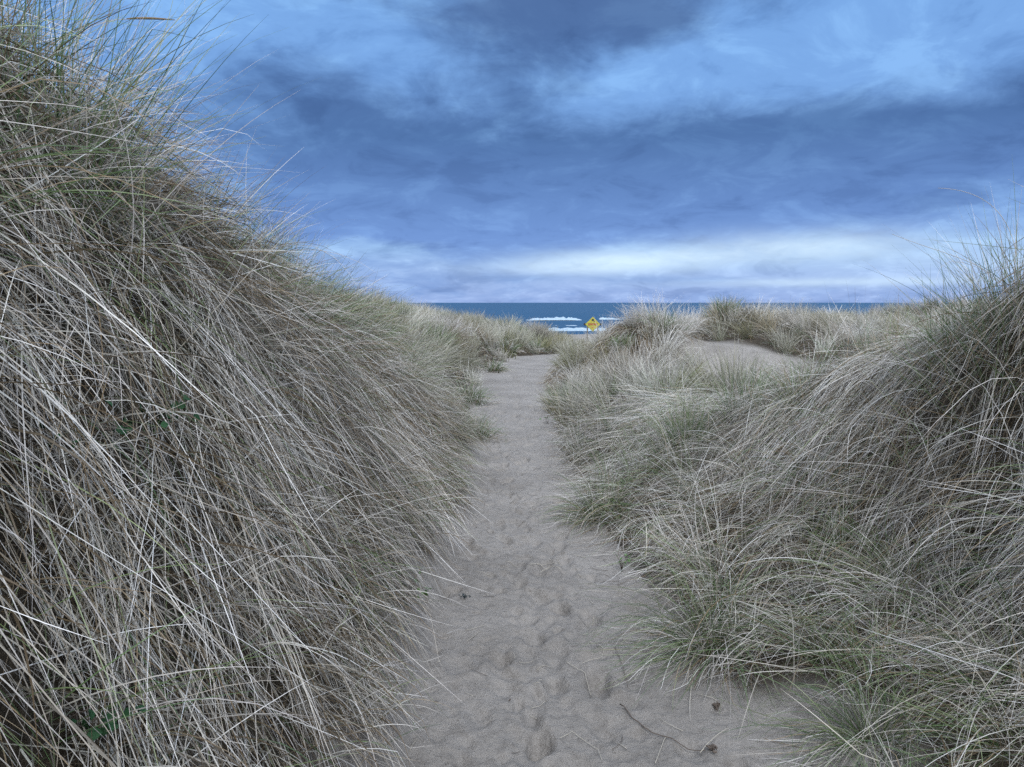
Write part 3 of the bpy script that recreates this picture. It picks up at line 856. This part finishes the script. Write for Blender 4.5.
for i, dx in enumerate((-.27, -.18, -.09, 0.0, .09, .18, .27)):   # block of rust coloured lettering too far off to read
    box('lettering', (dx, -.017, cz), (.055, .004, .11), M_RED, sign, bev=.001)
box('symbol', (0, -.014, cz + .30), (.15, .004, .13), M_BLK, sign, bev=.001)
box('symbol', (.07, -.014, cz + .215), (.20, .004, .035), M_BLK, sign, rot=.3, bev=.001)
box('lettering', (0, -.014, cz - .21), (.13, .004, .06), M_RED, sign, bev=.001)

# ------------------------------------------------------------------ sea
SEA = -5.0
m, nt, bs = new_mat('sea_water')
bs.inputs['Base Color'].default_value = (.009, .055, .115, 1)
bs.inputs['Roughness'].default_value = .45
bs.inputs['IOR'].default_value = 1.33
tc = nt.nodes.new('ShaderNodeTexCoord'); mp = nt.nodes.new('ShaderNodeMapping')
mp.inputs['Scale'].default_value = (.06, .22, 1)
nt.links.new(tc.outputs['Object'], mp.inputs['Vector'])
n1 = nt.nodes.new('ShaderNodeTexNoise'); n1.inputs['Scale'].default_value = 1.0; n1.inputs['Detail'].default_value = 8
nt.links.new(mp.outputs[0], n1.inputs['Vector'])
bp = nt.nodes.new('ShaderNodeBump'); bp.inputs['Strength'].default_value = .35; bp.inputs['Distance'].default_value = .9
nt.links.new(n1.outputs['Fac'], bp.inputs['Height']); nt.links.new(bp.outputs[0], bs.inputs['Normal'])
M_SEA = m
sx_ = np.concatenate([np.linspace(-30000, -500, 14), np.linspace(-400, 400, 161), np.linspace(500, 30000, 14)])
sy_ = np.concatenate([np.linspace(130, 520, 260), np.geomspace(530, 40000, 40)])
SXg, SYg = np.meshgrid(sx_, sy_)
amp = np.clip((600 - SYg) / 300, 0, 1) * (np.abs(SXg) < 420)
wave = np.sin(SYg / 6.3 + 2.4 * fbm(SXg / 60, SYg / 60, 5, 2)) * .28 + fbm(SXg / 9, SYg / 4, 6, 3) * .35
sea = mesh_np('sea', np.stack([SXg, SYg, SEA + wave * amp], -1).reshape(-1, 3), grid_faces(*SXg.shape), M_SEA)
tag(sea, 'dark blue sea reaching the horizon', kind='structure')

M_FOAM = simple_mat('sea_foam', (.31, .40, .47), .8, .2, .45, 1.5)
def breaker(x0, x1, yc, hgt, dep, label, seed):
    """a rolling crest of white water: humped cross section running along x"""
    nx = int((x1 - x0) / .25) + 2
    xx = np.linspace(x0, x1, nx)
    prof = [(-1.0, 0), (-.8, .42), (-.35, .55), (-.1, 1.0), (.25, .8), (.7, .3), (1.0, 0)]
    V = []
    for i, x in enumerate(xx):
        f = i / (nx - 1)
        en = min(1, 6 * f, 6 * (1 - f)) ** .5
        for j, (a, b_) in enumerate(prof):
            k = 1 + 1.1 * float(fbm(np.array(x / 1.3), np.array(j * .8), seed, 3)) + .8 * float(fbm(np.array(x / 7), np.array(.3), seed + 5, 2))
            V.append((x, yc + a * dep * (.5 + .5 * en) + 2.0 * float(fbm(np.array(x / 9), np.array(.5), seed + 1, 2)), SEA - .25 + (b_ * hgt * k + .25) * en))
    F = []
    m_ = len(prof)
    for i in range(nx - 1):
        for j in range(m_ - 1):
            q = i * m_ + j
            F.append((q, q + 1, q + m_ + 1, q + m_))
        F.append((i * m_ + m_ - 1, i * m_, (i + 1) * m_, (i + 1) * m_ + m_ - 1))
    F.append(tuple(range(m_))); F.append(tuple((nx - 1) * m_ + j for j in range(m_))[::-1])
    o = mesh_py('breaking_wave', V, F, M_FOAM, smooth=True)
    return tag(o, label, 'wave', 'white breakers rolling in to the beach')
breaker(5, 27, 285, .75, 6, 'long white breaker on the sea left of the yellow sign', 101)
breaker(33, 44, 288, .7, 4, 'thin white breaker right of the yellow sign', 111)
breaker(7, 24, 182, .45, 9, 'broad white wash nearest the beach behind the yellow sign', 121)
breaker(10, 19, 205, .3, 3, 'small foam streak between the two larger breakers', 131)

# ------------------------------------------------------------------ sky
world = bpy.data.worlds.new('World'); scene.world = world; world.use_nodes = True
nt = world.node_tree; N = nt.nodes; LK = nt.links
bg = N['Background']; out = N['World Output']
SUN_EL, SUN_AZ = math.radians(46), math.radians(172)     # azimuth from +Y clockwise: behind the camera
def lk(a, b_): LK.new(a, b_)
def val(op, a, b_=None, c=None, clamp=False):
    n = N.new('ShaderNodeMath'); n.operation = op; n.use_clamp = clamp
    for i, s in enumerate((a, b_, c)):
        if s is None: continue
        if isinstance(s, (int, float)): n.inputs[i].default_value = s
        else: lk(s, n.inputs[i])
    return n.outputs[0]
tc = N.new('ShaderNodeTexCoord')
sp = N.new('ShaderNodeSeparateXYZ'); lk(tc.outputs['Generated'], sp.inputs[0])
dx, dy, dz = sp.outputs
az = val('ARCTAN2', dx, dy)
el = val('ARCSINE', dz)
# cloud plane coordinates
inv = val('DIVIDE', 1.0, val('ADD', val('MAXIMUM', dz, 0.0), .26))
cx = val('MULTIPLY', dx, inv); cy = val('MULTIPLY', dy, inv)
cv = N.new('ShaderNodeCombineXYZ'); lk(cx, cv.inputs[0]); lk(cy, cv.inputs[1]); cv.inputs[2].default_value = 1.7
def wn(scale, det, rough, dist=0, seed=0.0, src=cv):
    m = N.new('ShaderNodeMapping'); m.inputs['Location'].default_value = (seed, seed * .7, seed)
    lk(src.outputs[0], m.inputs['Vector'])
    n = N.new('ShaderNodeTexNoise'); n.inputs['Scale'].default_value = scale; n.inputs['Detail'].default_value = det
    n.inputs['Roughness'].default_value = rough; n.inputs['Distortion'].default_value = dist
    lk(m.outputs[0], n.inputs['Vector'])
    return n
na = wn(2.6, 10, .60, .45, 4.4).outputs['Fac']
nb = wn(.9, 5, .5, .0, 9.3)
nbs = N.new('ShaderNodeSeparateColor'); lk(nb.outputs['Color'], nbs.inputs[0])
nf = wn(6.5, 7, .62, .4, 5.5).outputs['Fac']
# warped angles
azw = val('ADD', az, val('MULTIPLY', val('SUBTRACT', nbs.outputs[0], .5), .30))
elw = val('ADD', el, val('MULTIPLY', val('SUBTRACT', nbs.outputs[1], .5), .16))
def ang(u, v):
    a = (u - 512) / FPX; b_ = (383.5 - v) / FPX
    X_, Y_, Z_ = a, math.cos(PITCH) + b_ * math.sin(PITCH), -math.sin(PITCH) + b_ * math.cos(PITCH)
    return math.atan2(X_, Y_), math.asin(Z_ / math.sqrt(X_ * X_ + Y_ * Y_ + Z_ * Z_))
def blob(u, v, su, sv, rot, A, A_=azw, E_=elw):
    a0, e0 = ang(u, v); ca, sa = math.cos(rot), math.sin(rot)
    da = val('SUBTRACT', A_, a0); de = val('SUBTRACT', E_, e0)
    p = val('ADD', val('MULTIPLY', da, ca), val('MULTIPLY', de, sa))
    q = val('SUBTRACT', val('MULTIPLY', de, ca), val('MULTIPLY', da, sa))
    p = val('DIVIDE', p, su / FPX); q = val('DIVIDE', q, sv / FPX)
    s = val('ADD', val('MULTIPLY', p, p), val('MULTIPLY', q, q))
    return val('MULTIPLY', val('EXPONENT', val('MULTIPLY', s, -1)), A)
def total(items, start=None):
    acc = start
    for it in items: acc = it if acc is None else val('ADD', acc, it)
    return acc
dark = total([
    blob(560, 20, 190, 48, 0.02, .75),
    blob(470, 95, 150, 45, -.35, .30),
    blob(420, 205, 260, 55, .02, .62),
    blob(700, 195, 260, 48, .10, .60),
    blob(960, 135, 230, 55, .20, .62),
    blob(250, 110, 170, 45, -.35, .42),
    blob(300, 150, 200, 50, -.1, .25),
    blob(110, 40, 130, 60, 0, -.55), blob(385, 60, 70, 45, -.3, -.40),
    blob(620, 100, 80, 28, .4, -.30),
    blob(890, 45, 170, 50, 0, -.45),
    blob(640, 264, 330, 18, 0, -.50), blob(430, 235, 130, 25, 0, .35),
    blob(560, 277, 110, 5, 0, .45, az, el),
    blob(690, 281, 90, 4, 0, .35, az, el),
    blob(390, 285, 110, 14, 0, .30, az, el),
    blob(855, 234, 22, 3, 0, .3, az, el),
    blob(980, 285, 120, 10, 0, .25, az, el),
])
dark = val('ADD', dark, val('MULTIPLY', val('SUBTRACT', na, .5), 1.05))
dark = val('ADD', dark, val('MULTIPLY', val('SUBTRACT', nf, .5), .95))
dark = val('ADD', dark, .12)
def crgb(src, stops, interp='EASE'):
    r = N.new('ShaderNodeValToRGB'); r.color_ramp.interpolation = interp
    e = r.color_ramp.elements
    e[0].position, e[0].color = stops[0][0], (*stops[0][1], 1)
    e[1].position, e[1].color = stops[-1][0], (*stops[-1][1], 1)
    for p, c in stops[1:-1]:
        k = e.new(p); k.color = (*c, 1)
    lk(src, r.inputs[0]); return r.outputs[0]
def mixc(fac, a, b_, mode='MIX'):
    n = N.new('ShaderNodeMixRGB'); n.blend_type = mode
    if isinstance(fac, float): n.inputs[0].default_value = fac
    else: lk(fac, n.inputs[0])
    for i, s in ((1, a), (2, b_)):
        if isinstance(s, tuple): n.inputs[i].default_value = (*s, 1)
        else: lk(s, n.inputs[i])
    return n.outputs[0]
# light layer by elevation
eln = val('MULTIPLY', el, 1 / math.radians(40), clamp=True)
light = crgb(eln, [(0.0, (.25, .36, .65)), (.05, (.26, .39, .68)), (.10, (.24, .40, .68)), (.17, (.19, .35, .66)), (.35, (.155, .315, .63)), (.8, (.155, .335, .66))], 'LINEAR')
darkc = crgb(eln, [(0.0, (.15, .27, .56)), (.12, (.11, .22, .52)), (.3, (.050, .120, .300)), (.75, (.064, .120, .265)), (1.0, (.08, .13, .28))], 'LINEAR')
mr = N.new('ShaderNodeMapRange'); mr.interpolation_type = 'SMOOTHSTEP'
lk(dark, mr.inputs[0]); mr.inputs[1].default_value = -.05; mr.inputs[2].default_value = .80
cloud = mixc(mr.outputs[0], light, darkc)
tx = crgb(wn(4.2, 9, .62, .5, 7.7).outputs['Fac'], [(.34, (.66, .71, .78)), (.5, (1, 1, 1)), (.66, (1.40, 1.33, 1.20))])
cloud = mixc(.75, cloud, mixc(1.0, cloud, tx, 'MULTIPLY'))
# bright streaks low over the sea
st = total([blob(620, 262, 110, 11, .03, 1.1, az, el), blob(820, 246, 100, 14, .0, .75, azw, el), blob(840, 282, 140, 4, .0, .6, az, el), blob(980, 262, 120, 16, .0, .25, az, el)])
nst = wn(1.0, 6, .6, .2, 2.2)
st = val('MULTIPLY', st, val('MULTIPLY', val('ADD', nf, .25), 1.1), clamp=True)
cloud = mixc(st, cloud, (.54, .70, .85))
# unseen sky overhead and behind the camera, brightened and greyed to light the ground
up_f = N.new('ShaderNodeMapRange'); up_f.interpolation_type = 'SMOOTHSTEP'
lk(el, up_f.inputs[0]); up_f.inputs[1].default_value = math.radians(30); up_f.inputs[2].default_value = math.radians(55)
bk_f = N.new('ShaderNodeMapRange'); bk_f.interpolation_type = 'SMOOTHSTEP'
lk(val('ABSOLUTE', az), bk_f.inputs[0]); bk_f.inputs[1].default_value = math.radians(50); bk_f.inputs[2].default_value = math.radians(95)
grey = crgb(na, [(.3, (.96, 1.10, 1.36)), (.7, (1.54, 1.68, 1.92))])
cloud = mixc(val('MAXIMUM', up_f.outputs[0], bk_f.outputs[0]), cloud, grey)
sky = N.new('ShaderNodeTexSky'); sky.sky_type = 'NISHITA'; sky.sun_disc = False
sky.sun_elevation = SUN_EL; sky.sun_rotation = SUN_AZ
bg.inputs['Strength'].default_value = .10
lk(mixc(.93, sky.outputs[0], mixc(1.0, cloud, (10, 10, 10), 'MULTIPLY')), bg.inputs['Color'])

sun = bpy.data.lights.new('sun', 'SUN'); sun.energy = 1.5; sun.angle = math.radians(10); sun.color = (1, .985, .975)
so = bpy.data.objects.new('sun', sun); COL.objects.link(so)
so.rotation_euler = (math.radians(90) - SUN_EL, 0, math.pi - SUN_AZ + 0)
so.location = (0, 0, 30)

# ------------------------------------------------------------------ camera and render
cam = bpy.data.cameras.new('camera'); cam.sensor_width = 36; cam.lens = FPX / W0 * 36
cam.clip_start = .05; cam.clip_end = 80000
co = bpy.data.objects.new('camera', cam); COL.objects.link(co)
co.location = (0, 0, EYE); co.rotation_euler = (math.radians(90) - PITCH, 0, 0)
scene.camera = co
scene.render.engine = 'CYCLES'
scene.view_settings.view_transform = 'Standard'
scene.view_settings.look = 'None'
scene.view_settings.exposure = .38
scene.view_settings.gamma = 1
scene.cycles.max_bounces = 5
scene.cycles.diffuse_bounces = 2
scene.cycles.glossy_bounces = 2
scene.cycles.transmission_bounces = 2
scene.cycles.use_denoising = False
scene.cycles.denoiser = 'OPENIMAGEDENOISE'
scene.cycles.denoising_input_passes = 'RGB_ALBEDO_NORMAL'
scene.cycles.denoising_prefilter = 'ACCURATE'
scene.cycles.use_adaptive_sampling = True
scene.cycles.adaptive_threshold = .02
print('VERTS', sum(len(o.data.vertices) for o in COL.objects if o.type == 'MESH'))
